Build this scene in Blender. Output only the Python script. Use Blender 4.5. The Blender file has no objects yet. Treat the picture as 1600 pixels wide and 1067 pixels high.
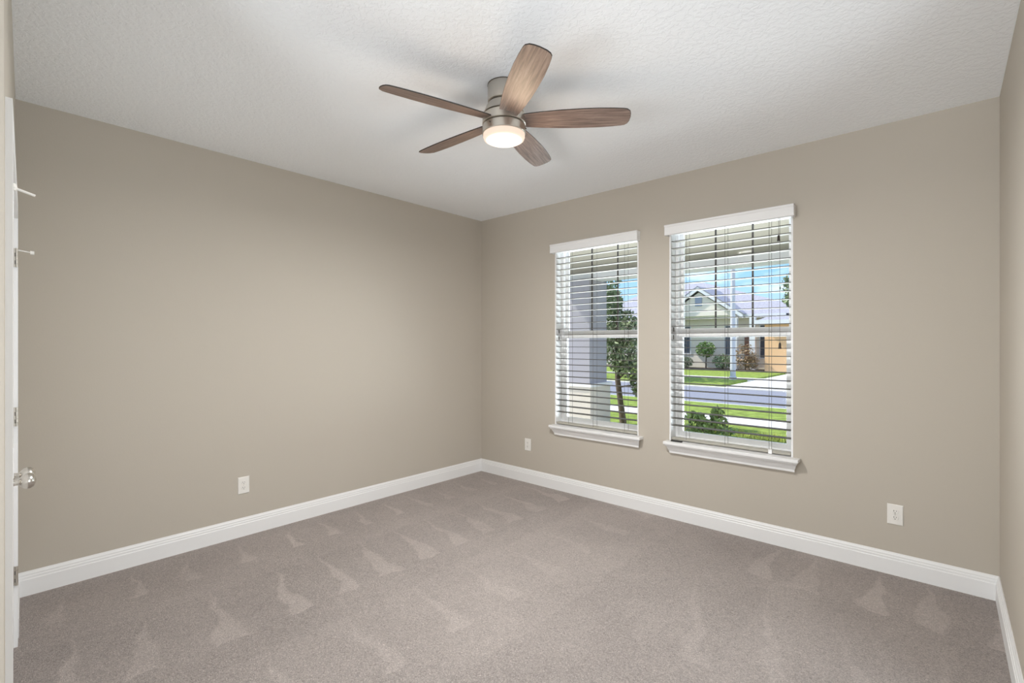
import bpy, bmesh, math, random
from mathutils import Vector, Matrix
random.seed(7)
SC = bpy.context.scene
COL = SC.collection
PI = math.pi
def R(a): return math.radians(a)

# ------------------------------------------------------------------ camera, sky, sun, lamps, exposure
cam_d = bpy.data.cameras.new('camera')
cam = bpy.data.objects.new('camera', cam_d); COL.objects.link(cam)
cam.location = (3.9356, -3.8537, 1.4511)
cam.rotation_euler = (R(90), 0, R(41.96))
cam_d.sensor_width = 36.0
cam_d.lens = 753.0 / 1600.0 * 36.0
cam_d.shift_y = 2.5 / 1600.0
cam_d.clip_start = 0.02; cam_d.clip_end = 400
SC.camera = cam
SC.view_settings.view_transform = 'Standard'
SC.view_settings.look = 'None'
SC.view_settings.exposure = 0.21
SC.view_settings.gamma = 1.0
SC.view_settings.use_curve_mapping = False
SC.cycles.max_bounces = 14
SC.cycles.diffuse_bounces = 8
SC.cycles.transparent_max_bounces = 24
SC.cycles.caustics_reflective = False
SC.cycles.caustics_refractive = False
SC.cycles.sample_clamp_indirect = 6.0

world = bpy.data.worlds.new('sky'); SC.world = world
world.use_nodes = True
wn, wl = world.node_tree.nodes, world.node_tree.links
bg = wn['Background']
tc = wn.new('ShaderNodeTexCoord')
sp = wn.new('ShaderNodeSeparateXYZ'); wl.new(tc.outputs['Generated'], sp.inputs[0])
gr = wn.new('ShaderNodeValToRGB'); wl.new(sp.outputs['Z'], gr.inputs[0])
gr.color_ramp.elements[0].position = 0.0; gr.color_ramp.elements[0].color = (0.48, 0.62, 0.74, 1)
gr.color_ramp.elements[1].position = 0.5; gr.color_ramp.elements[1].color = (0.10, 0.27, 0.70, 1)
e = gr.color_ramp.elements.new(0.16); e.color = (0.20, 0.42, 0.68, 1)
mp = wn.new('ShaderNodeMapping'); mp.inputs['Scale'].default_value = (1.0, 1.0, 3.2)
wl.new(tc.outputs['Generated'], mp.inputs[0])
cn = wn.new('ShaderNodeTexNoise'); cn.inputs['Scale'].default_value = 4.2; cn.inputs['Detail'].default_value = 6
wl.new(mp.outputs[0], cn.inputs[0])
cr = wn.new('ShaderNodeValToRGB'); wl.new(cn.outputs[0], cr.inputs[0])
cr.color_ramp.elements[0].position = 0.47; cr.color_ramp.elements[1].position = 0.66
mx = wn.new('ShaderNodeMixRGB'); wl.new(cr.outputs[0], mx.inputs[0]); wl.new(gr.outputs[0], mx.inputs[1])
mx.inputs[2].default_value = (1.0, 1.0, 1.0, 1)
wl.new(mx.outputs[0], bg.inputs[0]); bg.inputs[1].default_value = 1.5

def lamp(name, kind, loc, energy, color=(1, 1, 1), target=None, size=None, size_y=None, angle=None):
    d = bpy.data.lights.new(name, kind); d.energy = energy; d.color = color
    if kind == 'AREA':
        d.shape = 'RECTANGLE'; d.size = size; d.size_y = size_y or size
    if angle is not None: d.angle = angle
    o = bpy.data.objects.new(name, d); COL.objects.link(o); o.location = loc
    if target is not None:
        o.rotation_euler = (Vector(target) - Vector(loc)).to_track_quat('-Z', 'Y').to_euler()
    return o
lamp('sun', 'SUN', (-20, -6, 22), 5.5, (1.0, 0.95, 0.86), (0, 0, 0), angle=R(0.6))
# added fill lamps, all out of view: hall behind the camera, side archway, porch
lamp('hall_fill', 'AREA', (2.4, -6.2, 1.4), 88, (0.90, 0.96, 1.0), (2.2, 0, 1.4), 3.6, 2.3)
lamp('side_fill', 'AREA', (6.4, -2.4, 1.4), 66, (0.90, 0.96, 1.0), (0, -2.4, 1.4), 2.6, 2.3)
lamp('hall_fill_left', 'AREA', (3.4, -6.3, 0.5), 7, (0.95, 0.98, 1.0), (0.5, -0.5, 2.9), 1.2, 0.8).data.spread = R(55)  # narrow beam added to brighten the far left ceiling corner
lamp('hall_fill_right', 'AREA', (1.7, -6.3, 0.5), 7, (0.95, 0.98, 1.0), (3.6, -0.7, 2.9), 1.2, 0.8).data.spread = R(55)  # narrow beam added to brighten the ceiling towards the right wall
lamp('porch_fill', 'AREA', (2.1, 2.0, 0.15), 370, (0.86, 0.94, 1.0), (2.1, -1.2, 2.3), 4.4, 1.5)  # added lamp low on the porch, throws light up through the windows

# ------------------------------------------------------------------ materials
def mat(name, col, rough=0.5, metal=0.0, spec=0.5, bump=None, noise=None, emit=None, estr=0):
    m = bpy.data.materials.new(name); m.use_nodes = True
    n, l = m.node_tree.nodes, m.node_tree.links
    b = n['Principled BSDF']
    b.inputs['Base Color'].default_value = (*col, 1); b.inputs['Roughness'].default_value = rough
    b.inputs['Metallic'].default_value = metal; b.inputs['Specular IOR Level'].default_value = spec
    t = n.new('ShaderNodeTexCoord')
    if noise:                       # (scale, strength) soft colour variation
        q = n.new('ShaderNodeTexNoise'); q.inputs['Scale'].default_value = noise[0]; q.inputs['Detail'].default_value = 5
        l.new(t.outputs['Object'], q.inputs[0])
        r = n.new('ShaderNodeMapRange'); r.inputs[1].default_value = 0.3; r.inputs[2].default_value = 0.7
        r.inputs[3].default_value = 1 - noise[1]; r.inputs[4].default_value = 1 + noise[1]
        l.new(q.outputs[0], r.inputs[0])
        v = n.new('ShaderNodeVectorMath'); v.operation = 'SCALE'; v.inputs[0].default_value = col
        l.new(r.outputs[0], v.inputs['Scale']); l.new(v.outputs[0], b.inputs['Base Color'])
    if bump:                        # (scale, strength, distance)
        q = n.new('ShaderNodeTexNoise'); q.inputs['Scale'].default_value = bump[0]; q.inputs['Detail'].default_value = 3
        l.new(t.outputs['Object'], q.inputs[0])
        k = n.new('ShaderNodeBump'); k.inputs['Strength'].default_value = bump[1]; k.inputs['Distance'].default_value = bump[2]
        l.new(q.outputs[0], k.inputs['Height']); l.new(k.outputs[0], b.inputs['Normal'])
    if emit:
        b.inputs['Emission Color'].default_value = (*emit, 1); b.inputs['Emission Strength'].default_value = estr
    return m

M_wall = mat('beige wall paint', (0.49, 0.448, 0.387), 0.75, spec=0.25, bump=(120, 0.15, 0.002))
M_white = mat('white trim paint', (0.80, 0.80, 0.80), 0.4)
M_vinyl = mat('white window vinyl', (0.90, 0.90, 0.91), 0.35)
M_plate = mat('ivory white plastic', (0.78, 0.76, 0.72), 0.35)
M_slot = mat('dark slot', (0.05, 0.045, 0.04), 0.6)
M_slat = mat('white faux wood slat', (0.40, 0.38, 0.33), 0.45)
M_slatedge_shade = mat('painted shade slat edge', (0.075, 0.068, 0.058), 0.6)  # backlit darkness of the white slat put into its edge colour
M_slattop_shade = mat('painted shade slat top', (0.13, 0.125, 0.11), 0.7)  # slat top darkened in colour, as if seen against the daylight
M_cord = mat('grey brown cord', (0.12, 0.11, 0.10), 0.8)
M_tassel = mat('dark wood tassel', (0.03, 0.022, 0.016), 0.5)
M_muntin = mat('dark bronze grille bar', (0.07, 0.065, 0.06), 0.5)
M_black = mat('black plastic', (0.008, 0.008, 0.009), 0.4)
M_nickel = mat('brushed nickel', (0.62, 0.58, 0.52), 0.34, 1.0, bump=(300, 0.05, 0.0005))
M_knob = mat('satin nickel knob', (0.66, 0.63, 0.58), 0.25, 1.0)
M_seam = mat('dark seam metal', (0.10, 0.085, 0.065), 0.5, 0.6)
M_edge = mat('dark blade edge', (0.022, 0.018, 0.016), 0.5)
M_glow = mat('lit frosted glass', (0.15, 0.14, 0.13), 0.5, spec=0.2, emit=(1.0, 0.91, 0.78), estr=1.25)
M_rim = mat('frosted glass rim', (0.12, 0.11, 0.10), 0.5, spec=0.2, emit=(1.0, 0.76, 0.60), estr=0.80)
M_concrete = mat('pale concrete', (0.66, 0.64, 0.61), 0.9, noise=(6, 0.06))
M_asphalt = mat('grey asphalt', (0.22, 0.225, 0.26), 0.9, noise=(20, 0.08))
M_grass = mat('lawn grass', (0.26, 0.34, 0.075), 0.95, spec=0.1, noise=(5, 0.3), bump=(60, 1.0, 0.03))
M_mulch = mat('dark mulch', (0.10, 0.075, 0.055), 0.95, noise=(12, 0.3))
M_soffit = mat('tan soffit', (0.22, 0.20, 0.16), 0.8)
M_stucco = mat('cream stucco', (0.60, 0.555, 0.49), 0.9, bump=(80, 0.3, 0.004))
M_stuccoshade = mat('painted shade stucco', (0.37, 0.36, 0.40), 0.9, bump=(80, 0.3, 0.004))  # lavender shade over the column shaft put into its colour
M_fascia = mat('white fascia', (0.74, 0.74, 0.75), 0.6)
M_roof = mat('grey shingle', (0.33, 0.325, 0.365), 0.95, noise=(9, 0.15))
M_hwall = mat('pale house wall', (0.86, 0.78, 0.68), 0.9)
M_orange = mat('peach orange wall', (0.80, 0.50, 0.28), 0.9)
M_darkwin = mat('dark window glass', (0.10, 0.11, 0.14), 0.15)
M_redbrown = mat('brown front door', (0.22, 0.11, 0.08), 0.5)
M_bark = mat('brown bark', (0.13, 0.095, 0.07), 0.95, noise=(30, 0.3))
M_pole = mat('grey concrete pole', (0.55, 0.55, 0.57), 0.85)

def leaf_mat(name, col, spread=0.35):
    m = bpy.data.materials.new(name); m.use_nodes = True
    n, l = m.node_tree.nodes, m.node_tree.links
    b = n['Principled BSDF']; b.inputs['Roughness'].default_value = 0.55
    g = n.new('ShaderNodeNewGeometry')
    r = n.new('ShaderNodeMapRange'); r.inputs[3].default_value = 1 - spread; r.inputs[4].default_value = 1 + spread
    l.new(g.outputs['Random Per Island'], r.inputs[0])
    v = n.new('ShaderNodeVectorMath'); v.operation = 'SCALE'; v.inputs[0].default_value = col
    l.new(r.outputs[0], v.inputs['Scale']); l.new(v.outputs[0], b.inputs['Base Color'])
    return m
M_leaf = leaf_mat('green leaf', (0.20, 0.25, 0.13), 0.5)
M_leaf2 = leaf_mat('grey green leaf', (0.24, 0.28, 0.16), 0.4)
M_leaf3 = leaf_mat('bright shrub leaf', (0.20, 0.29, 0.09), 0.5)
M_leaf4 = leaf_mat('reddish shrub leaf', (0.33, 0.22, 0.13), 0.45)
M_leaf5 = leaf_mat('yellow green blade', (0.36, 0.38, 0.08), 0.4)

def ceiling_mat():
    m = mat('knockdown ceiling', (0.90, 0.925, 0.95), 0.85, spec=0.2)
    n, l = m.node_tree.nodes, m.node_tree.links
    t = n.new('ShaderNodeTexCoord')
    q = n.new('ShaderNodeTexNoise'); q.inputs['Scale'].default_value = 42; q.inputs['Detail'].default_value = 3
    q.inputs['Distortion'].default_value = 0.6
    l.new(t.outputs['Object'], q.inputs[0])
    r = n.new('ShaderNodeValToRGB'); r.color_ramp.elements[0].position = 0.44; r.color_ramp.elements[1].position = 0.56
    l.new(q.outputs[0], r.inputs[0])
    k = n.new('ShaderNodeBump'); k.inputs['Strength'].default_value = 0.35; k.inputs['Distance'].default_value = 0.004
    l.new(r.outputs[0], k.inputs['Height']); l.new(k.outputs[0], n['Principled BSDF'].inputs['Normal'])
    return m
M_ceil = ceiling_mat()

def glass_mat():
    m = bpy.data.materials.new('window glass'); m.use_nodes = True
    n, l = m.node_tree.nodes, m.node_tree.links
    n.remove(n['Principled BSDF'])
    tr = n.new('ShaderNodeBsdfTransparent'); tr.inputs[0].default_value = (0.985, 0.995, 0.99, 1)
    gl = n.new('ShaderNodeBsdfGlossy'); gl.inputs['Roughness'].default_value = 0.02
    fr = n.new('ShaderNodeFresnel'); fr.inputs[0].default_value = 1.08
    mi = n.new('ShaderNodeMixShader')
    l.new(fr.outputs[0], mi.inputs[0]); l.new(tr.outputs[0], mi.inputs[1]); l.new(gl.outputs[0], mi.inputs[2])
    l.new(mi.outputs[0], n['Material Output'].inputs[0])
    return m
M_glass = glass_mat()

def wood_mat():
    m = bpy.data.materials.new('weathered walnut'); m.use_nodes = True
    n, l = m.node_tree.nodes, m.node_tree.links
    b = n['Principled BSDF']; b.inputs['Roughness'].default_value = 0.42; b.inputs['Specular IOR Level'].default_value = 0.6
    t = n.new('ShaderNodeTexCoord')
    p = n.new('ShaderNodeMapping'); p.inputs['Scale'].default_value = (3.5, 55, 10); l.new(t.outputs['Object'], p.inputs[0])
    q = n.new('ShaderNodeTexNoise'); q.inputs['Scale'].default_value = 1.6; q.inputs['Detail'].default_value = 7
    q.inputs['Roughness'].default_value = 0.65; q.inputs['Distortion'].default_value = 0.4
    l.new(p.outputs[0], q.inputs[0])
    r = n.new('ShaderNodeValToRGB')
    r.color_ramp.elements[0].position = 0.28; r.color_ramp.elements[0].color = (0.075, 0.048, 0.038, 1)
    r.color_ramp.elements[1].position = 0.78; r.color_ramp.elements[1].color = (0.38, 0.29, 0.24, 1)
    e = r.color_ramp.elements.new(0.52); e.color = (0.215, 0.145, 0.115, 1)
    l.new(q.outputs[0], r.inputs[0]); l.new(r.outputs[0], b.inputs['Base Color'])
    return m
M_wood = wood_mat()

def carpet_mat():
    m = bpy.data.materials.new('taupe carpet'); m.use_nodes = True
    nt = m.node_tree; n, l = nt.nodes, nt.links
    b = n['Principled BSDF']; b.inputs['Roughness'].default_value = 1.0; b.inputs['Specular IOR Level'].default_value = 0.05
    t = n.new('ShaderNodeTexCoord'); s = n.new('ShaderNodeSeparateXYZ'); l.new(t.outputs['Object'], s.inputs[0])
    def val(v): return v
    def op(o, a, bb=None, c=None, clamp=False):
        k = n.new('ShaderNodeMath'); k.operation = o; k.use_clamp = clamp
        for i, x in enumerate((a, bb, c)):
            if x is None: continue
            if isinstance(x, (int, float)): k.inputs[i].default_value = x
            else: l.new(x, k.inputs[i])
        return k.outputs[0]
    def noise(scale, detail=3, rough=0.5, sc=(1, 1, 1), dist=0):
        p = n.new('ShaderNodeMapping'); p.inputs['Scale'].default_value = sc; l.new(t.outputs['Object'], p.inputs[0])
        q = n.new('ShaderNodeTexNoise'); q.inputs['Scale'].default_value = scale; q.inputs['Detail'].default_value = detail
        q.inputs['Roughness'].default_value = rough; q.inputs['Distortion'].default_value = dist
        l.new(p.outputs[0], q.inputs[0]); return q.outputs[0]
    def ramp(x, a, c):
        k = n.new('ShaderNodeMapRange'); k.interpolation_type = 'SMOOTHSTEP'
        k.inputs[1].default_value = a; k.inputs[2].default_value = c
        l.new(x, k.inputs[0]); return k.outputs[0]
    wob = op('MULTIPLY', op('SUBTRACT', noise(4.0, 4), 0.5), 0.17)
    X = op('ADD', s.outputs['X'], wob); Y = op('ADD', s.outputs['Y'], wob)
    def wedges(u, v, ua, ub, period, off, width, power=1.0):
        """strokes of a vacuum head: a pale triangle in every cell, its point at u = ua, its foot at u = ub"""
        f = op('DIVIDE', op('SUBTRACT', u, ua), ub - ua)
        inside = op('MULTIPLY', op('GREATER_THAN', f, 0.0), op('LESS_THAN', f, 1.0))
        c = op('ADD', op('DIVIDE', v, period), off)
        cell = op('FLOOR', c)
        w = n.new('ShaderNodeTexWhiteNoise'); w.noise_dimensions = '1D'; l.new(cell, w.inputs['W'])
        fr = op('FRACT', c)
        ctr = op('ADD', 0.35, op('MULTIPLY', w.outputs['Value'], 0.3))
        d = op('ABSOLUTE', op('SUBTRACT', fr, ctr))
        half = op('MULTIPLY', op('POWER', op('MAXIMUM', f, 0.0), power), width)
        tri = op('MULTIPLY', op('SUBTRACT', half, d), 15.0, clamp=True)
        amp = op('ADD', 0.45, op('MULTIPLY', w.outputs['Value'], 0.55))
        return op('MULTIPLY', op('MULTIPLY', tri, inside), amp)
    ws = wedges(X, op('ADD', Y, op('MULTIPLY', X, 0.12)), 0.03, 0.50, 0.30, 0.1, 0.17, 1.3)
    ws = op('MAXIMUM', ws, wedges(X, op('ADD', Y, op('MULTIPLY', X, 0.16)), 0.52, 1.34, 0.31, 0.55, 0.26, 1.7))
    ws = op('MAXIMUM', ws, op('MULTIPLY', wedges(X, op('ADD', Y, op('MULTIPLY', X, 0.1)), 1.36, 2.12, 0.42, 0.2, 0.18, 1.6), 0.75))
    right = ramp(s.outputs['X'], 2.9, 3.05)
    ws = op('MAXIMUM', ws, op('MULTIPLY', op('MULTIPLY', wedges(Y, X, -0.02, -0.62, 0.27, 0.15, 0.34), right), 1.0))
    ws = op('MAXIMUM', ws, op('MULTIPLY', op('MULTIPLY', wedges(Y, op('ADD', X, op('MULTIPLY', Y, 0.35)), -0.75, -1.7, 0.36, 0.6, 0.2), ramp(s.outputs['X'], 2.7, 2.9)), 0.6))
    # lanes a little lighter or darker between the strokes
    lanes = op('MULTIPLY', op('SUBTRACT', op('LESS_THAN', op('FRACT', op('ADD', op('DIVIDE', X, 1.6), 0.02)), 0.5), 0.5), 0.05)
    mott = op('MULTIPLY', op('SUBTRACT', noise(1.7, 5, 0.6), 0.5), 0.36)
    mid = op('ADD', op('MULTIPLY', op('SUBTRACT', noise(20, 4, 0.7), 0.5), 0.26), op('MULTIPLY', op('SUBTRACT', noise(75, 2, 0.6, dist=1.0), 0.5), 0.45))
    fib = noise(150, 3, 0.75, dist=1.4)
    fibc = op('MULTIPLY', op('SUBTRACT', fib, 0.5), 2.2)
    tot = op('ADD', op('ADD', op('ADD', op('ADD', 1.0, mott), fibc), op('ADD', mid, lanes)), op('MULTIPLY', ws, 0.24))
    v = n.new('ShaderNodeVectorMath'); v.operation = 'SCALE'; v.inputs[0].default_value = (0.465, 0.415, 0.390)
    l.new(tot, v.inputs['Scale']); l.new(v.outputs[0], b.inputs['Base Color'])
    k = n.new('ShaderNodeBump'); k.inputs['Strength'].default_value = 0.9; k.inputs['Distance'].default_value = 0.012
    l.new(fib, k.inputs['Height']); l.new(k.outputs[0], b.inputs['Normal'])
    return m
M_carpet = carpet_mat()

# ------------------------------------------------------------------ mesh helpers
ORG = {}                              # world origin of every root / part
class MB:
    def __init__(s): s.v = []; s.f = []; s.m = []
    def face(s, idx, mi=0): s.f.append(tuple(idx)); s.m.append(mi)
    def box(s, x0, x1, y0, y1, z0, z1, mi=0, T=None):
        b = len(s.v)
        for x in (x0, x1):
            for y in (y0, y1):
                for z in (z0, z1):
                    p = Vector((x, y, z)); s.v.append(T @ p if T else p)
        for q in ((0, 1, 3, 2), (4, 6, 7, 5), (0, 4, 5, 1), (2, 3, 7, 6), (0, 2, 6, 4), (1, 5, 7, 3)):
            s.face([b + i for i in q], mi)
        return s
    def lathe(s, prof, c, seg=40, mi=0, axis='Z', T=None):
        """prof: (radius, height) pairs; axis through c"""
        b = len(s.v); c = Vector(c)
        for r, h in prof:
            for i in range(seg):
                a = 2 * PI * i / seg
                p = Vector((r * math.cos(a), r * math.sin(a), h))
                if axis == 'Y': p = Vector((p.x, -p.z, p.y))
                if axis == 'X': p = Vector((p.z, p.x, p.y))
                if T: p = T @ p
                s.v.append(c + p)
        for j in range(len(prof) - 1):
            for i in range(seg):
                k = (i + 1) % seg
                s.face((b + j * seg + i, b + j * seg + k, b + (j + 1) * seg + k, b + (j + 1) * seg + i), mi)
        s.face([b + i for i in range(seg)][::-1], mi)
        s.face([b + (len(prof) - 1) * seg + i for i in range(seg)], mi)
        return s
    def tube(s, pts, r, seg=8, mi=0):
        b = len(s.v); pts = [Vector(p) for p in pts]
        rs = r if isinstance(r, (list, tuple)) else [r] * len(pts)
        for i, p in enumerate(pts):
            d = (pts[min(i + 1, len(pts) - 1)] - pts[max(i - 1, 0)]).normalized()
            u = d.orthogonal().normalized() if i == 0 else (u - d * u.dot(d)).normalized()
            w = d.cross(u)
            for k in range(seg):
                a = 2 * PI * k / seg
                s.v.append(p + (u * math.cos(a) + w * math.sin(a)) * rs[i])
        for j in range(len(pts) - 1):
            for i in range(seg):
                k = (i + 1) % seg
                s.face((b + j * seg + i, b + j * seg + k, b + (j + 1) * seg + k, b + (j + 1) * seg + i), mi)
        s.face([b + i for i in range(seg)][::-1], mi)
        s.face([b + (len(pts) - 1) * seg + i for i in range(seg)], mi)
        return s
    def prism(s, rings, mi=0, caps=True):
        """rings: closed outlines of equal length, joined in order"""
        b = len(s.v); k = len(rings[0])
        for ring in rings: s.v += [Vector(p) for p in ring]
        for j in range(len(rings) - 1):
            for i in range(k):
                q = (i + 1) % k
                s.face((b + j * k + i, b + j * k + q, b + (j + 1) * k + q, b + (j + 1) * k + i), mi)
        if caps:
            s.face([b + i for i in range(k)][::-1], mi); s.face([b + (len(rings) - 1) * k + i for i in range(k)], mi)
        return s
    def build(s, name, mats, parent=None, origin=None, smooth=None, bevel=0.0, bseg=2):
        me = bpy.data.meshes.new(name)
        par_o = ORG[parent] if parent else Vector((0, 0, 0))
        org = Vector(origin) if origin is not None else par_o.copy()
        me.from_pydata([p - org for p in s.v], [], s.f)
        mats = mats if isinstance(mats, (list, tuple)) else [mats]
        for m in mats: me.materials.append(m)
        for p, i in zip(me.polygons, s.m): p.material_index = i
        bm = bmesh.new(); bm.from_mesh(me)
        bmesh.ops.recalc_face_normals(bm, faces=bm.faces)
        bm.to_mesh(me); bm.free()
        o = bpy.data.objects.new(name, me); COL.objects.link(o)
        o.location = org - par_o
        if parent: o.parent = parent
        ORG[o] = org
        if smooth is not None:
            me.polygons.foreach_set('use_smooth', [True] * len(me.polygons))
            try: me.set_sharp_from_angle(angle=R(smooth))
            except Exception: pass
        if bevel:
            bv = o.modifiers.new('bevel', 'BEVEL'); bv.width = bevel; bv.segments = bseg; bv.limit_method = 'ANGLE'
        return o
def box(*a): return MB().box(*a)
def root(name, loc):
    o = bpy.data.objects.new(name, None); COL.objects.link(o); o.location = loc; o.empty_display_size = 0.1
    ORG[o] = Vector(loc); return o
def tag(o, label, cat, group=None, kind=None):
    if label: o['label'] = label
    if cat: o['category'] = cat
    if group: o['group'] = group
    if kind: o['kind'] = kind
    return o
def struct(o, label, cat): return tag(o, label, cat, kind='structure')

# ------------------------------------------------------------------ room shell
W, H = 4.163, 2.84
W1 = (1.045, 1.951); W2 = (2.230, 3.137); ZB, ZT = 0.645, 2.43
TH = 0.20
HB = -6.5                                                   # back of the hall added behind the camera to hold fill lamps
XB = 6.6                                                    # far side of the added space beyond the added archway in the right wall
struct(MB().box(-0.15, XB, HB, 0.02, -0.06, 0).build('floor', M_carpet, origin=(0, 0, 0)), 'taupe loop pile carpet with pale vacuum strokes', 'carpet')
struct(box(-0.15, XB, HB, TH, H, H + 0.1).build('ceiling', M_ceil), 'white knockdown textured ceiling above the fan', 'ceiling')
struct(box(-0.15, 0, HB, TH, 0, H).build('wall_left', M_wall), 'beige painted wall with one outlet and no window', 'wall')
AY0, AY1 = -3.55, -1.30                                     # archway, added out of view to let the side fill in
struct(MB().box(W, W + 0.12, AY1, TH, 0, H).box(W, W + 0.12, HB, AY0, 0, H).box(W, W + 0.12, AY0, AY1, 2.62, H).build('wall_right', M_wall), 'beige wall sliver beside the window wall', 'wall')
wb = MB()
for a, b in ((0, W1[0]), (W1[1], W2[0]), (W2[1], W)): wb.box(a, b, 0, TH, 0, H)
for a, b in (W1, W2): wb.box(a, b, 0, TH, 0, ZB - 0.025); wb.box(a, b, 0, TH, ZT, H)
struct(wb.build('wall_back', M_wall), 'beige wall with two white framed windows', 'wall')
# the near wall, two and three quarter degrees out of square, with the double closet door and the open entry the camera looks through
AX = Vector((-math.cos(R(2.75)), math.sin(R(2.75)), 0)); NX = Vector((math.sin(R(2.75)), math.cos(R(2.75)), 0))
P0 = Vector((3.9356, -3.8537 - 0.0375 * 1.0365, 0))
NT = Matrix(((AX.x, NX.x, 0, P0.x), (AX.y, NX.y, 0, P0.y), (0, 0, 1, 0), (0, 0, 0, 1)))   # (along, out of the wall, up)
CA0, CA1, CZ = 1.930 + 0.085, 3.300, 2.046                 # closet opening
EA0, EA1 = -0.12, 1.80                                      # entry opening behind the camera, made wide to pass the hall fill
nw = MB()
for a, b in ((-0.23, EA0), (EA1, CA0), (CA1, 3.94)): nw.box(a, b, -0.12, 0, 0, H, 0, NT)
nw.box(EA0, EA1, -0.12, 0, 2.62, H, 0, NT); nw.box(CA0, CA1, -0.12, 0, CZ, H, 0, NT)
struct(nw.build('wall_front', M_wall), 'beige wall holding the white closet doors', 'wall')
struct(MB().box(-0.15, XB, HB - 0.1, HB, 0, H).build('wall_hall_added', M_wall), 'beige far wall of the hall added behind the camera', 'wall')
struct(MB().box(XB, XB + 0.1, HB - 0.1, TH, 0, H).box(W + 0.12, XB, 0.0, TH, 0, H).build('wall_side_added', M_wall), 'beige walls of the added space beyond the added archway', 'wall')

BH = 0.137
def base_prof():                                            # (out, up)
    return [(0, 0), (0.017, 0), (0.017, 0.092), (0.0135, 0.096), (0.0135, 0.108), (0.010, 0.112), (0.010, 0.122), (0.006, 0.130), (0.004, BH), (0, BH)]
def baseboard(name, p, q, out, label, m0=0, m1=0):
    """p to q along the wall foot; m0, m1 = 1 where the end is mitred into an inside corner"""
    p, q, out = Vector(p), Vector(q), Vector(out); d = (q - p).normalized()
    rings = []
    for e, s in ((p, m0), (q, -m1)):
        rings.append([e + out * o + d * (o * s) + Vector((0, 0, z)) for o, z in base_prof()])
    return struct(MB().prism(rings).build(name, M_white), label, 'baseboard')
baseboard('baseboard_left', (0, -3.70, 0), (0, 0, 0), (1, 0, 0), 'white stepped baseboard along the windowless wall', 0, 1)
baseboard('baseboard_back', (0, 0, 0), (W, 0, 0), (0, -1, 0), 'white stepped baseboard under the two windows', 1, 1)
baseboard('baseboard_right', (W, 0, 0), (W, AY1, 0), (-1, 0, 0), 'white stepped baseboard on the narrow wall sliver', 1, 0)

# ------------------------------------------------------------------ windows
def ring(mb, x0, x1, z0, z1, w, y0, y1, wb=None, wt=None):
    wb = wb or w; wt = wt or w
    mb.box(x0, x0 + w, y0, y1, z0, z1); mb.box(x1 - w, x1, y0, y1, z0, z1)
    mb.box(x0 + w, x1 - w, y0, y1, z0, z0 + wb); mb.box(x0 + w, x1 - w, y0, y1, z1 - wt, z1)
def window(name, x0, x1, mun, label):
    r = root(name, ((x0 + x1) / 2, 0.1, ZB)); struct(r, label, 'window')
    j = MB()                                                # painted returns of the opening
    j.box(x0, x0 + 0.012, 0.001, 0.10, ZB, ZT); j.box(x1 - 0.012, x1, 0.001, 0.10, ZB, ZT); j.box(x0 + 0.012, x1 - 0.012, 0.001, 0.10, ZT - 0.012, ZT)
    j.build('jamb_liner', M_white, r)
    f = MB(); ring(f, x0, x1, ZB, ZT, 0.036, 0.10, 0.19, 0.030)
    f.build('frame', M_vinyl, r, bevel=0.002)
    u = MB(); ring(u, x0 + 0.036, x1 - 0.036, 1.515, ZT - 0.036, 0.022, 0.150, 0.180, 0.05)
    us = u.build('upper_sash', M_vinyl, r, bevel=0.002)
    box(x0 + 0.058, x1 - 0.058, 0.164, 0.168, 1.56, ZT - 0.055).build('pane', M_glass, us)
    for x in mun: box(x - 0.007, x + 0.007, 0.158, 0.163, 1.56, ZT - 0.055).build('muntin', M_muntin, us)
    d = MB(); ring(d, x0 + 0.036, x1 - 0.036, ZB + 0.03, 1.572, 0.030, 0.112, 0.146, 0.036, 0.072)
    d.box(x0 + 0.066, x1 - 0.066, 0.108, 0.112, 1.500, 1.508)
    ds = d.build('lower_sash', M_vinyl, r, bevel=0.003)
    box(x0 + 0.062, x1 - 0.062, 0.128, 0.132, ZB + 0.062, 1.505).build('pane', M_glass, ds)
    for z in (1.565, 1.50): box(x0 + 0.012, x0 + 0.018, 0.045, 0.055, z - 0.018, z + 0.018).build('balance_clip', M_cord, r)
    # stool and moulded apron
    cx = (x0 + x1) / 2 + 0.012
    s = MB().box(cx - 0.488, cx + 0.488, -0.078, 0.0, ZB - 0.024, ZB).box(x0, x1, 0.0, 0.10, ZB - 0.024, ZB)
    st = s.build('sill', M_white, r, bevel=0.004, bseg=3)
    prof = [(-0.001, ZB - 0.024), (-0.064, ZB - 0.024), (-0.062, ZB - 0.036), (-0.048, ZB - 0.046), (-0.040, ZB - 0.062), (-0.026, ZB - 0.082), (-0.024, ZB - 0.098), (-0.001, ZB - 0.098)]
    rg = []
    for sx in (-1, 1): rg.append([(cx + sx * (0.440 + 0.62 * (-y)), y, z) for y, z in prof])
    MB().prism(rg).build('apron', M_white, st)
    return r
window('window_1', W1[0], W1[1], (1.375, 1.658), 'narrower looking white single hung window, closer to the room corner')
window('window_2', W2[0], W2[1], (2.550, 2.829), 'white single hung window showing the street and the grey pole')

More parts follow.
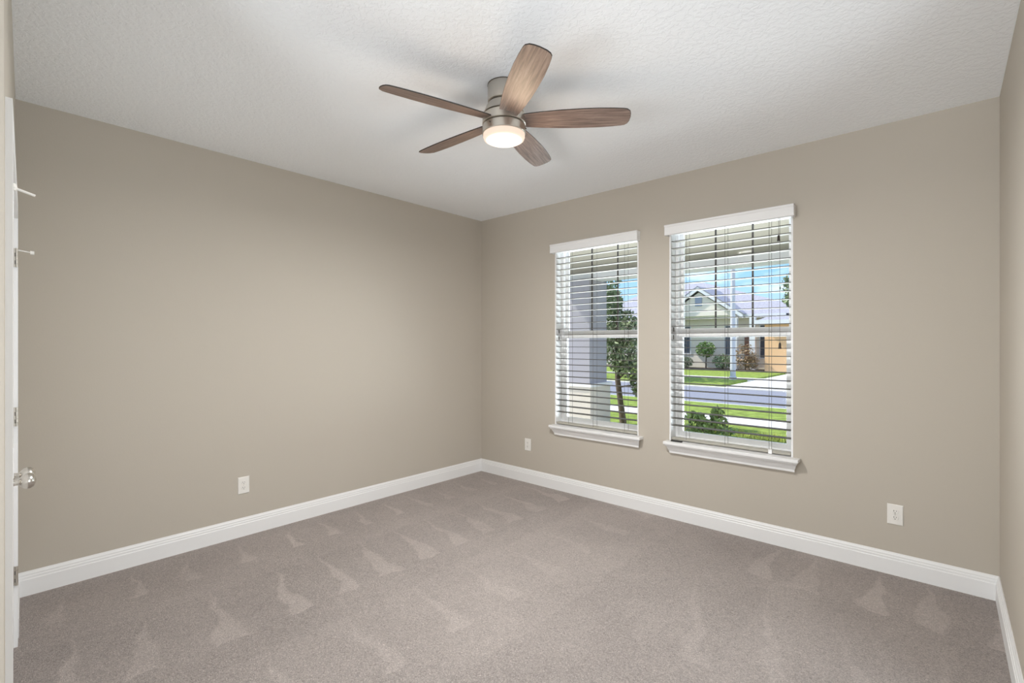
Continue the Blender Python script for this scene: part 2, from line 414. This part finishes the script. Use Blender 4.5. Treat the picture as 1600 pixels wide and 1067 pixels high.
# ------------------------------------------------------------------ faux wood blinds
def blind(x0, x1, label, ladders, pulls, clip):
    cx = (x0 + x1) / 2
    r = tag(root('window_blind', (cx, 0.0, ZT - 0.02)), label, 'blind', 'white blinds in the two windows')
    v = MB(); a, b = cx - 0.470, cx + 0.470
    pr = [(-0.052, 2.336), (-0.060, 2.340), (-0.060, 2.400), (-0.066, 2.408), (-0.066, 2.420), (-0.050, 2.420), (-0.050, 2.336)]
    v.prism([[(x, y, z) for y, z in pr] for x in (a, b)])
    for xx in (a, b - 0.012): v.box(xx, xx + 0.012, -0.050, -0.001, 2.336, 2.420)
    v.build('valance', M_white, r)
    box(x0 + 0.016, x1 - 0.016, 0.004, 0.062, 2.352, 2.410).build('headrail', M_white, r)
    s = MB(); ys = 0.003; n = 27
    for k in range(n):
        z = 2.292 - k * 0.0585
        # a flat slat, backlit shade painted on its room side edge and top
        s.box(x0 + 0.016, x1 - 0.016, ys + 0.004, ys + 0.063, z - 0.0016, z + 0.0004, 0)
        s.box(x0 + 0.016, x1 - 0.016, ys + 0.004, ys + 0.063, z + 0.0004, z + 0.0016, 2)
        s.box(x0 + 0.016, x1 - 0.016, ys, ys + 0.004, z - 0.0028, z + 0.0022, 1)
    s.build('slats', [M_slat, M_slatedge_shade, M_slattop_shade], r)
    br = box(x0 + 0.016, x1 - 0.016, 0.004, 0.064, ZB + 0.008, ZB + 0.026).build('bottom_rail', M_slat, r, bevel=0.003)
    for x in ladders:
        c = MB()
        for dy, dx in ((-0.001, 0.0), (0.067, 0.0)): c.tube([(x + dx, dy, ZB + 0.02), (x + dx, dy, 2.352)], 0.0014, 5)
        for k in range(n): c.tube([(x, -0.001, 2.289 - k * 0.0585), (x, 0.067, 2.289 - k * 0.0585)], 0.0008, 4)
        c.build('ladder_cord', M_cord, r)
    for x, z in pulls:
        pc = MB().tube([(x, -0.012, 2.352), (x, -0.012, z)], 0.0013, 5).build('pull_cord', M_cord, r)
        MB().lathe([(0.003, 0.045), (0.008, 0.036), (0.009, 0.012), (0.011, 0.004), (0.010, 0.0)], (x, -0.012, z - 0.045), 12).build('tassel', M_tassel, pc, smooth=40)
    if clip: box(clip - 0.012, clip + 0.012, -0.002, 0.004, ZB + 0.003, ZB + 0.034).build('rail_clip', M_vinyl, br)
    return r
blind(W1[0], W1[1], 'white slatted blind in the window in front of the tree trunk', (1.210, 1.490, 1.816), (), None)
blind(W2[0], W2[1], 'white slatted blind with dark cord tassels, in the window facing the street', (2.372, 2.675, 2.984), ((3.048, 2.225), (3.056, 1.455)), 2.99)
tag(box(2.256, 2.348, -0.038, -0.014, ZB, ZB + 0.010).build('plastic_clip', M_black, bevel=0.002),
    'small black plastic clip lying on the window sill', 'clip')

# ------------------------------------------------------------------ outlets
def outlet(T, label, loc):
    """local: x along the wall, y out of the wall, z up"""
    r = tag(root('wall_outlet', loc), label, 'outlet', 'duplex outlets low on the walls')
    pl = MB(); w, h = 0.040, 0.063
    rings = []
    for o, y in ((0.0, 0.0005), (0.0, 0.0035), (0.004, 0.0065)):
        rings.append([T @ Vector((sx * (w - o), y, sz * (h - o))) for sx, sz in ((-1, -1), (1, -1), (1, 1), (-1, 1))])
    pl.prism(rings).build('cover_plate', M_plate, r)
    for zc in (0.0195, -0.0195):
        rc = MB(); rg = []
        for y, k in ((0.0066, 1.0), (0.0080, 1.0), (0.0085, 0.94)):
            pts = []
            for i in range(28):
                a = 2 * PI * i / 28
                pts.append(T @ Vector((0.0165 * k * math.cos(a), y, zc + max(-0.0125, min(0.0125, 0.0165 * math.sin(a))) * k)))
            rg.append(pts)
        q = rc.prism(rg).build('receptacle', M_plate, r)
        sl = MB()
        for sx, hh in ((-0.0062, 0.0045), (0.0062, 0.0036)): sl.box(sx - 0.0012, sx + 0.0012, 0.0080, 0.0089, zc + 0.004 - hh, zc + 0.004 + hh, 0, T)
        sl.lathe([(0.0026, 0.0080), (0.0026, 0.0089)], (0, 0, 0), 10, 0, 'Z', T @ Matrix.Translation((0, 0, zc - 0.0075)) @ Matrix.Rotation(-PI / 2, 4, 'X')) 
        sl.build('slot', M_slot, q)
    MB().lathe([(0.003, 0.0066), (0.003, 0.0078)], (0, 0, 0), 12, 0, 'Z', T @ Matrix.Rotation(-PI / 2, 4, 'X')).build('screw', M_nickel, r)
def frame_T(loc, xdir, out): 
    x, y = Vector(xdir), Vector(out)
    return Matrix(((x.x, y.x, 0, loc[0]), (x.y, y.y, 0, loc[1]), (0, 0, 1, loc[2]), (0, 0, 0, 1)))
for loc, xd, out, lab in (((0, -2.505, 0.381), (0, 1, 0), (1, 0, 0), 'white duplex outlet on the windowless wall'),
                          ((0.695, 0, 0.392), (1, 0, 0), (0, -1, 0), 'white duplex outlet between the room corner and the first window'),
                          ((3.702, 0, 0.377), (1, 0, 0), (0, -1, 0), 'white duplex outlet beside the narrow wall, past the street window')):
    outlet(frame_T(loc, xd, out), lab, loc)

# ------------------------------------------------------------------ closet double door in the near wall
cl = NT @ Vector((2.6, 0, 0))
dr = struct(root('door_1', cl), 'white double closet door with satin knobs and hinges', 'door')
cs = MB()
CT = CZ + 0.085
for a, b in ((CA0 - 0.085, CA0), (CA1, CA1 + 0.085)):
    cs.box(a, b, 0.0, 0.0145, 0, CT, 0, NT)
cs.box(CA0, CA1, 0.0, 0.0145, CZ, CT, 0, NT)
cs.build('casing', M_white, dr)
jm = MB()
jm.box(CA0, CA0 + 0.016, -0.119, -0.0005, 0, CZ, 0, NT); jm.box(CA1 - 0.016, CA1, -0.119, -0.0005, 0, CZ, 0, NT); jm.box(CA0 + 0.016, CA1 - 0.016, -0.119, -0.0005, CZ - 0.016, CZ, 0, NT)
jm.build('door_frame', M_white, dr)
CM = (CA0 + CA1) / 2
for i, (a, b, ka, ha) in enumerate(((CA0 + 0.019, CM - 0.002, CM - 0.060, CA0 + 0.012), (CM + 0.002, CA1 - 0.019, CM + 0.060, CA1 - 0.006))):
    lf = MB().box(a, b, -0.040, -0.006, 0.012, CZ - 0.020, 0, NT)
    for z0, z1 in ((0.20, 0.90), (1.02, 1.90)):             # raised panels
        lf.box(a + 0.10, b - 0.10, -0.006, -0.002, z0, z1, 0, NT)
    L = lf.build('door_leaf', M_white, dr)
    zk = 0.928
    TK = NT @ Matrix.Translation((ka, 0, zk)) @ Matrix.Rotation(-PI / 2, 4, 'X')
    kb = MB().lathe([(0.031, -0.006), (0.031, 0.000), (0.027, 0.004), (0.013, 0.007), (0.012, 0.020), (0.017, 0.026), (0.0255, 0.034), (0.0295, 0.044), (0.0285, 0.054), (0.022, 0.063), (0.010, 0.068), (0.001, 0.069)], (0, 0, 0), 32, 0, 'Z', TK)
    kb.build('knob', M_knob, L, smooth=50)
    for z in (0.342, 1.10, 1.858):
        hg = MB()
        sd = 1 if i == 0 else -1
        ed = CA1 if i else CA0
        # leaf plate on the casing edge, knuckled barrel standing at its outer corner
        hg.box(ed - 0.0025 if i else ed, ed if i else ed + 0.0025, 0.000, 0.0140, z - 0.045, z + 0.045, 0, NT)
        for k in range(5):
            z0 = z - 0.045 + k * 0.018
            hg.lathe([(0.0050, z0 + 0.0006), (0.0050, z0 + 0.0174)], (0, 0, 0), 12, 0, 'Z', NT @ Matrix.Translation((ha, 0.0105, 0)))
        H_ = hg.build('hinge', M_nickel if i else M_white, L)
        if i:
            sc = MB()
            for dz in (-0.022, 0.014): sc.box(ed - 0.0036, ed - 0.0024, 0.0035, 0.0075, z + dz - 0.009, z + dz + 0.009, 0, NT)
            sc.build('screw', M_slot, H_)
    # hinge pin door stop on the top hinge
    zs = 1.900 if i else 1.905
    sp_ = MB()
    if i == 0:
        sp_.lathe([(0.008, -0.008), (0.012, 0.0), (0.008, 0.012)], (0, 0, 0), 14, 0, 'Z', NT @ Matrix.Translation((ha, 0.012, zs)))
        sp_.tube([NT @ Vector((ha, 0.014, zs)), NT @ Vector((ha + 0.01, 0.060, zs - 0.012))], 0.0036, 8)
    else:
        sp_.tube([NT @ Vector((ha, 0.012, zs - 0.005)), NT @ Vector((ha - 0.004, 0.055, zs - 0.012))], 0.0032, 8)
        sp_.lathe([(0.009, -0.007), (0.009, 0.007)], (0, 0, 0), 14, 0, 'Z', NT @ Matrix.Translation((ha - 0.005, 0.063, zs - 0.013)) @ Matrix.Rotation(-PI / 2, 4, 'X'))
    S_ = sp_.build('door_stop', M_plate, L)
baseboard('baseboard_front', NT @ Vector((3.395, 0, 0)), NT @ Vector((3.93, 0, 0)), NX, 'short white baseboard beside the closet doors', 0, 0)

# ------------------------------------------------------------------ ceiling fan
FX, FY = 2.166, -1.950
fan = tag(root('ceiling_fan', (FX, FY, H)), 'five blade dark wood ceiling fan with lit round lamp', 'ceiling fan')
MB().lathe([(0.086, 2.8395), (0.088, 2.834), (0.087, 2.749), (0.083, 2.746)], (FX, FY, 0), 56).build('canopy', M_nickel, fan, smooth=35)
MB().lathe([(0.089, 2.8398), (0.0895, 2.8355)], (FX, FY, 0), 56).build('seam_ring', M_seam, fan)
MB().lathe([(0.0795, 2.7455), (0.0795, 2.7375)], (FX, FY, 0), 56).build('seam_ring', M_seam, fan)
mh = MB().lathe([(0.080, 2.7372), (0.088, 2.734), (0.094, 2.722), (0.108, 2.690), (0.112, 2.682), (0.108, 2.680)], (FX, FY, 0), 56).build('motor_housing', M_nickel, fan, smooth=35)
MB().lathe([(0.106, 2.6805), (0.106, 2.6745)], (FX, FY, 0), 56).build('seam_ring', M_seam, mh)
hb = MB().lathe([(0.112, 2.6743), (0.116, 2.670), (0.117, 2.628), (0.112, 2.625)], (FX, FY, 0), 56).build('blade_hub', M_nickel, fan, smooth=35)
MB().lathe([(0.108, 2.6249), (0.108, 2.6199)], (FX, FY, 0), 56).build('seam_ring', M_seam, fan)
lk = MB().lathe([(0.112, 2.6197), (0.116, 2.616), (0.1165, 2.578), (0.113, 2.574)], (FX, FY, 0), 56).build('light_kit', M_nickel, fan, smooth=35)
for a in (35, 155, 275):
    MB().lathe([(0.0045, 0.0), (0.0045, 0.004), (0.002, 0.0055)], (0, 0, 0), 12, 0, 'Z', Matrix.Translation((FX, FY, 2.602)) @ Matrix.Rotation(R(a), 4, 'Z') @ Matrix.Translation((0.1160, 0, 0)) @ Matrix.Rotation(PI / 2, 4, 'Y')).build('screw', M_seam, lk)
sh = MB()
sh.lathe([(0.112, 2.5738), (0.1125, 2.560), (0.108, 2.549), (0.098, 2.5435)], (FX, FY, 0), 56, 0)
shade = sh.build('lamp_shade', M_rim, fan, smooth=60)
MB().lathe([(0.097, 2.5434), (0.085, 2.5405), (0.05, 2.5375), (0.001, 2.5365)], (FX, FY, 0), 56).build('lit_diffuser', M_glow, shade, smooth=60)
def blade_mesh():
    # outline in local x (outward) and y, pitched about x
    up = [(0.085, 0.046), (0.13, 0.053), (0.20, 0.061), (0.30, 0.069), (0.40, 0.073), (0.50, 0.073), (0.58, 0.069), (0.630, 0.064), (0.648, 0.060)]
    tip = [(0.661, 0.050), (0.669, 0.030), (0.672, 0.0), (0.670, -0.025), (0.664, -0.045)]
    lo = [(x, -y) for x, y in reversed(up)]
    out = up + tip + lo
    me = bpy.data.meshes.new('blade'); bm = bmesh.new()
    P = Matrix.Rotation(R(-14), 4, 'X')
    cx, t = 0.0, 0.0028
    def ringv(z, k): return [bm.verts.new(P @ Vector((0.38 + (x - 0.38) * k, y * k, z))) for x, y in out]
    a = ringv(-t, 0.992); b = ringv(-t + 0.001, 1.0); c = ringv(t - 0.001, 1.0); d = ringv(t, 0.992)
    n = len(out)
    bm.faces.new(a[::-1]).material_index = 0; bm.faces.new(d).material_index = 0
    for q, w in ((a, b), (b, c), (c, d)):
        for i in range(n):
            f = bm.faces.new((q[i], q[(i + 1) % n], w[(i + 1) % n], w[i])); f.material_index = 1
    bmesh.ops.recalc_face_normals(bm, faces=bm.faces); bm.to_mesh(me); bm.free()
    me.materials.append(M_wood); me.materials.append(M_edge)
    return me
bme = blade_mesh()
for k in range(5):
    b = bpy.data.objects.new('blade', bme); COL.objects.link(b); b.parent = fan
    b.location = (0, 0, 2.648 - H); b.rotation_euler = (0, 0, R(37.5 + 72 * k)); ORG[b] = Vector((FX, FY, 2.648))
fl = lamp('fan_bulb', 'AREA', (FX, FY, 2.533), 47, (1.0, 0.985, 0.965), (FX, FY, 0), 0.17)
fl.data.shape = 'DISK'
lamp('fan_glow', 'POINT', (FX, FY, 2.44), 3.2, (1.0, 0.78, 0.55)).data.shadow_soft_size = 0.09

# ------------------------------------------------------------------ outdoors
G = -0.207
def strip(name, x0, x1, y0, y1, z, m, label, cat, t=0.3):
    return struct(box(x0, x1, y0, y1, z - t, z).build(name, m), label, cat)
strip('porch_floor', -3.0, 7.0, 0.21, 3.9, G + 0.06, M_concrete, 'concrete porch slab outside the windows', 'porch')
strip('front_lawn', -40, 20, 3.91, 6.49, G, M_grass, 'sunlit green lawn in front of the porch', 'lawn')
strip('near_sidewalk', -40, 20, 6.50, 7.38, G + 0.02, M_concrete, 'bright concrete sidewalk between two lawn strips', 'sidewalk')
strip('verge_lawn', -40, 20, 7.39, 9.80, G, M_grass, 'grass strip between near sidewalk and road', 'lawn')
strip('near_kerb', -40, 20, 9.81, 10.05, G - 0.02, M_concrete, 'concrete kerb on the near side of the road', 'kerb')
strip('road', -40, 20, 10.06, 15.0, G - 0.06, M_asphalt, 'grey asphalt street', 'road')
strip('far_kerb', -40, 20, 15.01, 15.35, G - 0.02, M_concrete, 'concrete kerb on the far side of the road', 'kerb')
DX0, DX1 = -2.3, 3.4
strip('far_verge_lawn', -40, DX0 - 0.4, 15.36, 19.4, G, M_grass, 'shaded grass strip across the road by the pole', 'lawn')
strip('far_sidewalk', -40, DX0 - 0.01, 19.41, 20.6, G + 0.01, M_concrete, 'concrete sidewalk across the road', 'sidewalk')
strip('far_lawn', -40, DX0 - 0.4, 20.61, 26.4, G, M_grass, 'lawn in front of the house across the road', 'lawn')
strip('planting_bed', -40, -4.2, 26.41, 28.4, G + 0.05, M_mulch, 'mulch bed along the house across the road', 'bed')
strip('driveway', DX0, DX1, 15.36, 27.2, G + 0.015, M_concrete, 'pale concrete driveway across the road', 'driveway')
strip('driveway_lawn', DX1 + 0.01, 20, 15.36, 28, G, M_grass, 'lawn beyond the driveway', 'lawn')
strip('back_ground', -60, 40, 28.41, 90, G - 0.01, M_grass, 'ground behind the house across the road', 'ground')

# porch
struct(box(-1.7, 7.0, 0.21, 4.02, 2.74, 2.85).build('porch_ceiling', M_soffit), 'tan porch ceiling seen through the window tops', 'ceiling')
struct(box(-1.7, 7.0, 3.62, 4.00, 2.60, 2.739).build('porch_beam', M_fascia), 'white beam along the outer edge of the porch', 'beam')
struct(box(-1.9, 7.0, -7, 4.3, 2.95, 3.05).build('porch_roof', M_roof), 'grey roof deck over house and porch', 'roof')
pc = tag(root('porch_column', (-1.1, 3.85, G + 0.06)), 'square porch column, shaft in painted grey shade, on a wide cream plinth', 'column')
MB().box(-1.55, -0.79, 3.50, 4.19, G, 0.66).build('plinth', M_stucco, pc)
MB().box(-1.58, -0.76, 3.47, 4.22, 0.66, 0.72).build('cap', M_fascia, pc)
MB().box(-1.50, -0.84, 3.55, 4.14, 0.72, 2.60).build('shaft', M_stuccoshade, pc)

def foliage(mb, blobs, n, size, flat=0.5):
    for _ in range(n):
        (c, rad) = random.choice(blobs)
        while True:
            p = Vector((random.uniform(-1, 1), random.uniform(-1, 1), random.uniform(-1, 1)))
            if 0.25 < p.length < 1: break
        p = Vector((c[0] + p.x * rad[0], c[1] + p.y * rad[1], c[2] + p.z * rad[2]))
        nrm = Vector((random.gauss(0, 1), random.gauss(0, 1), random.gauss(0, 1) + flat)).normalized()
        u = nrm.orthogonal().normalized(); u = Matrix.Rotation(random.uniform(0, 2 * PI), 3, nrm) @ u; w = nrm.cross(u)
        s = size * random.uniform(0.6, 1.3); b = len(mb.v)
        mb.v += [p - u * s, p - w * s * 0.42 + nrm * s * 0.12, p + u * s, p + w * s * 0.42 + nrm * s * 0.12]
        mb.face((b, b + 1, b + 2, b + 3))
    return mb
def tree(name, base, trunk_pts, tr, blobs, n, size, lm, label, cat, branches=(), group=None):
    r = tag(root(name, base), label, cat, group)
    t = MB().tube(trunk_pts, tr, 9)
    for br in branches: t.tube(br, [0.02, 0.008], 6)
    t.build('trunk', M_bark, r, smooth=50)
    foliage(MB(), blobs, n, size).build('foliage', lm, r)
    return r
# street tree beside the porch column
tb = Vector((-0.98, 5.03, G))
tree('street_tree', tb, [tb + Vector((0.0, 0, 0)), tb + Vector((-0.05, 0, 0.35)), tb + Vector((-0.13, 0, 0.9)), tb + Vector((-0.14, 0.02, 1.6)), tb + Vector((-0.16, 0.02, 2.3))], [0.075, 0.06, 0.055, 0.05, 0.02],
     [((-1.28, 5.1, 2.25), (0.22, 0.25, 0.42)), ((-1.05, 5.15, 1.75), (0.42, 0.4, 0.45)), ((-0.95, 5.1, 1.25), (0.48, 0.45, 0.40)), ((-0.85, 5.1, 0.98), (0.40, 0.4, 0.24)), ((-1.15, 5.1, 1.45), (0.35, 0.4, 0.6)), ((-0.62, 5.1, 0.62), (0.20, 0.25, 0.28))],
     2700, 0.060, M_leaf, 'slim young tree with leaning brown trunk, seen through the window closer to the room corner', 'tree',
     [[tb + Vector((-0.13, 0, 0.9)), tb + Vector((0.3, 0.05, 1.3))], [tb + Vector((-0.1, 0, 0.75)), tb + Vector((0.42, 0.05, 0.85))], [tb + Vector((-0.14, 0, 1.3)), tb + Vector((-0.35, 0, 1.8))]])
# low shrub just outside the street window
sb = Vector((0.95, 4.55, G))
tree('yard_shrub', sb, [sb, sb + Vector((0.02, 0, 0.3))], [0.015, 0.006],
     [((0.80, 4.5, 0.02), (0.28, 0.3, 0.18)), ((1.08, 4.55, 0.0), (0.25, 0.28, 0.2)), ((1.04, 4.6, 0.22), (0.10, 0.12, 0.14)), ((0.72, 4.5, 0.16), (0.18, 0.2, 0.10))],
     420, 0.065, M_leaf3, 'low round leafed green shrub by the porch under the street view window', 'shrub',
     [[sb, sb + Vector((-0.25, 0, 0.3))], [sb, sb + Vector((0.15, 0, 0.45))]])
gb = MB()
for _ in range(5200):
    x, y = random.uniform(-0.55, 3.3), 3.95 + 1.6 * random.random() ** 1.6
    if math.hypot(x - 0.92, y - 4.55) < 0.62 or math.hypot(x + 0.98, y - 5.03) < 0.9: continue
    h = random.uniform(0.04, 0.13); a = random.uniform(0, 2 * PI); w = 0.007
    dx, dy = math.cos(a) * w, math.sin(a) * w; lx, ly = random.gauss(0, 0.03), random.gauss(0, 0.03)
    b = len(gb.v)
    gb.v += [Vector((x - dx, y - dy, G - 0.005)), Vector((x + dx, y + dy, G - 0.005)), Vector((x + lx, y + ly, G + h))]
    gb.face((b, b + 1, b + 2))
tag(gb.build('grass', M_leaf5), 'tall yellow green grass blades along the porch edge', 'grass', kind='stuff')

# lamp pole across the road
pb = Vector((-3.26, 19.2, G))
lp = tag(root('street_lamp', pb), 'tall grey pole standing across the road', 'street lamp')
MB().tube([pb, pb + Vector((0, 0, 6.6))], [0.12, 0.085], 16).build('pole', M_pole, lp, smooth=50)
MB().lathe([(0.16, G), (0.16, G + 0.12), (0.12, G + 0.16)], (pb.x, pb.y, 0), 16).build('base', M_pole, lp)
MB().tube([pb + Vector((0, 0, 6.55)), pb + Vector((0, -0.5, 6.9)), pb + Vector((0, -1.4, 7.0))], 0.045, 8).build('arm', M_pole, lp)
MB().box(pb.x - 0.12, pb.x + 0.12, pb.y - 1.95, pb.y - 1.35, 6.9 + G, 7.02 + G).build('lamp_head', M_slot, lp, bevel=0.02)

# the house across the road
hs = tag(root('house', (-8, 31, G)), 'single storey house across the road with grey hip roof and peach garage', 'house')
HY = 28.5
MB().box(-16.5, -4.02, HY, 40, G, 3.15).build('wall', M_hwall, hs)
def roof(mb, x0, x1, y0, y1, z0, z1, rx0, rx1, ry):
    b = len(mb.v)
    mb.v += [Vector(p) for p in ((x0, y0, z0), (x1, y0, z0), (x1, y1, z0), (x0, y1, z0), (rx0, ry, z1), (rx1, ry, z1))]
    for f in ((0, 1, 5, 4), (1, 2, 5), (2, 3, 4, 5), (3, 0, 4), (3, 2, 1, 0)): mb.face([b + i for i in f])
    return mb
roof(MB(), -17.2, -1.0, HY - 0.6, 40.6, 3.2, 6.1, -13.5, -9.9, 33.5).build('roof', M_roof, hs)
MB().box(-17.2, -3.0, HY - 0.62, HY - 0.55, 3.02, 3.24).build('fascia', M_fascia, hs)
# front gable with its vent
gx, gy = -8.0, HY - 0.9
gm = MB(); gm.prism([[(gx - 2.3, y, 3.2), (gx + 2.3, y, 3.2), (gx, y, 4.75)] for y in (gy, gy + 3.5)])
gb_ = gm.build('gable', M_hwall, hs)
rk = MB()
for sx in (-1, 1):
    rk.prism([[(gx + sx * 2.75, y, 2.98), (gx, y, 4.85), (gx, y, 5.08), (gx + sx * 2.75, y, 3.22)] for y in (gy - 0.25, gy - 0.12)])
rk.build('rake_board', M_fascia, gb_)
gr_ = MB()
for sx in (-1, 1):
    gr_.prism([[(gx + sx * 2.8, y, 3.22), (gx, y, 5.09), (gx, y, 5.15), (gx + sx * 2.8, y, 3.28)] for y in (gy - 0.26, gy + 4.6)])
gr_.build('gable_roof', M_roof, gb_)
MB().box(gx - 0.22, gx + 0.22, gy - 0.06, gy - 0.005, 3.85, 4.45).build('vent', mat('blue grey louvre', (0.33, 0.36, 0.45), 0.6), gb_)
for x0, x1, z0, z1 in ((-9.75, -8.9, 0.75, 2.55), (-6.62, -6.02, 0.7, 2.55), (-4.55, -4.05, 0.55, 2.55), (-12.5, -11.3, 0.8, 2.5)):
    wf = MB(); ring(wf, x0 - 0.06, x1 + 0.06, z0 - 0.06, z1 + 0.06, 0.07, HY - 0.05, HY - 0.002)
    w_ = wf.build('window', M_fascia, hs)
    MB().box(x0, x1, HY - 0.03, HY - 0.01, z0, z1).build('pane', M_darkwin, w_)
MB().box(-5.45, -4.85, HY - 0.06, HY - 0.003, 0.0, 2.2).build('front_door', M_redbrown, hs)
for x in (-5.75, -4.72):
    MB().box(x - 0.16, x + 0.16, HY - 1.1, HY - 0.8, G, 3.02).build('porch_post', M_fascia, hs)
MB().box(-4.0, 4.0, 27.3, 38, G, 2.72).build('garage', M_orange, hs)
roof(MB(), -4.4, 4.5, 26.8, 38.5, 2.74, 4.6, -1.5, 1.5, 32.5).build('garage_roof', M_roof, hs)
MB().box(-4.42, 4.52, 26.74, 26.80, 2.56, 2.80).build('garage_fascia', M_fascia, hs)

# planting of that house
def bush(base, blobs, n, size, lm, label, cat='shrub', name='garden_shrub', tr=0.05, th=0.5, group=None):
    b = Vector(base)
    return tree(name, b, [b, b + Vector((0.02, 0, th))], [tr, tr * 0.5], blobs, n, size, lm, label, cat, (), group)
g2 = G + 0.05
bush((-7.45, 27.35, g2), [((-7.45, 27.35, 1.05), (0.62, 0.5, 0.50))], 800, 0.09, M_leaf3, 'round clipped bush on a thin bare stem before the house', tr=0.05, th=0.9)
bush((-8.75, 27.0, g2), [((-8.75, 27.0, 0.22), (0.65, 0.45, 0.36))], 600, 0.08, M_leaf2, 'pale low shrub beside the clipped round bush')
bush((-9.95, 27.5, g2), [((-10.0, 27.5, 0.75), (0.55, 0.5, 0.85)), ((-9.8, 27.5, 0.4), (0.5, 0.5, 0.45))], 800, 0.09, M_leaf, 'dark shrub under the pale feathery tree')
bush((-6.25, 26.85, g2), [((-6.25, 26.85, 0.32), (0.62, 0.42, 0.46))], 650, 0.08, M_leaf, 'low dark green shrub between the round bush and the pole')
bush((-4.95, 26.85, g2), [((-4.97, 26.85, 0.65), (0.64, 0.4, 0.80)), ((-4.65, 26.85, 0.3), (0.45, 0.35, 0.42))], 900, 0.085, M_leaf4, 'reddish brown shrub just past the grey pole')
ob = Vector((-10.3, 25.8, G))
tree('feathery_tree', ob, [ob, ob + Vector((0.05, 0, 1.2)), ob + Vector((0.0, 0, 2.6))], [0.11, 0.08, 0.03],
     [((-10.2, 25.8, 2.3), (1.3, 1.0, 0.9)), ((-10.0, 25.8, 3.3), (0.9, 0.8, 0.8)), ((-9.4, 25.8, 2.0), (0.8, 0.7, 0.5)), ((-10.3, 25.8, 4.2), (0.4, 0.4, 0.6))],
     1700, 0.13, M_leaf2, 'pale grey green feathery tree in front of the house across the road', 'tree')
rb = Vector((-1.5, 26.0, G))
rb = Vector((-0.95, 24.0, G))
tree('sparse_tree', rb, [rb, rb + Vector((0, 0, 2.0)), rb + Vector((-0.2, 0, 3.6)), rb + Vector((-0.5, 0, 5.2))], [0.13, 0.10, 0.06, 0.02],
     [((-1.3, 24.0, 4.6), (0.9, 0.8, 0.8)), ((-1.9, 24.0, 4.4), (0.55, 0.6, 0.6)), ((-0.8, 24, 5.2), (0.9, 0.8, 0.7)), ((-2.0, 24.0, 3.7), (0.3, 0.4, 0.35))],
     520, 0.13, M_leaf, 'sparse tree beside the driveway, its twigs against the sky', 'tree',
     [[rb + Vector((-0.2, 0, 3.6)), rb + Vector((-1.2, 0, 4.9))], [rb + Vector((-0.1, 0, 3.0)), rb + Vector((-1.1, 0, 3.9))]])
cb = Vector((-9.2, 16.6, G))
tree('verge_tree', cb, [cb, cb + Vector((0, 0, 2)), cb + Vector((0.1, 0, 5))], [0.14, 0.1, 0.04],
     [((-9.2, 16.6, 5.0), (1.5, 1.9, 1.6)), ((-9.2, 16.9, 3.6), (1.3, 1.7, 0.9))], 2200, 0.16, M_leaf,
     'leafy tree across the road, mostly hidden behind the porch column', 'tree')
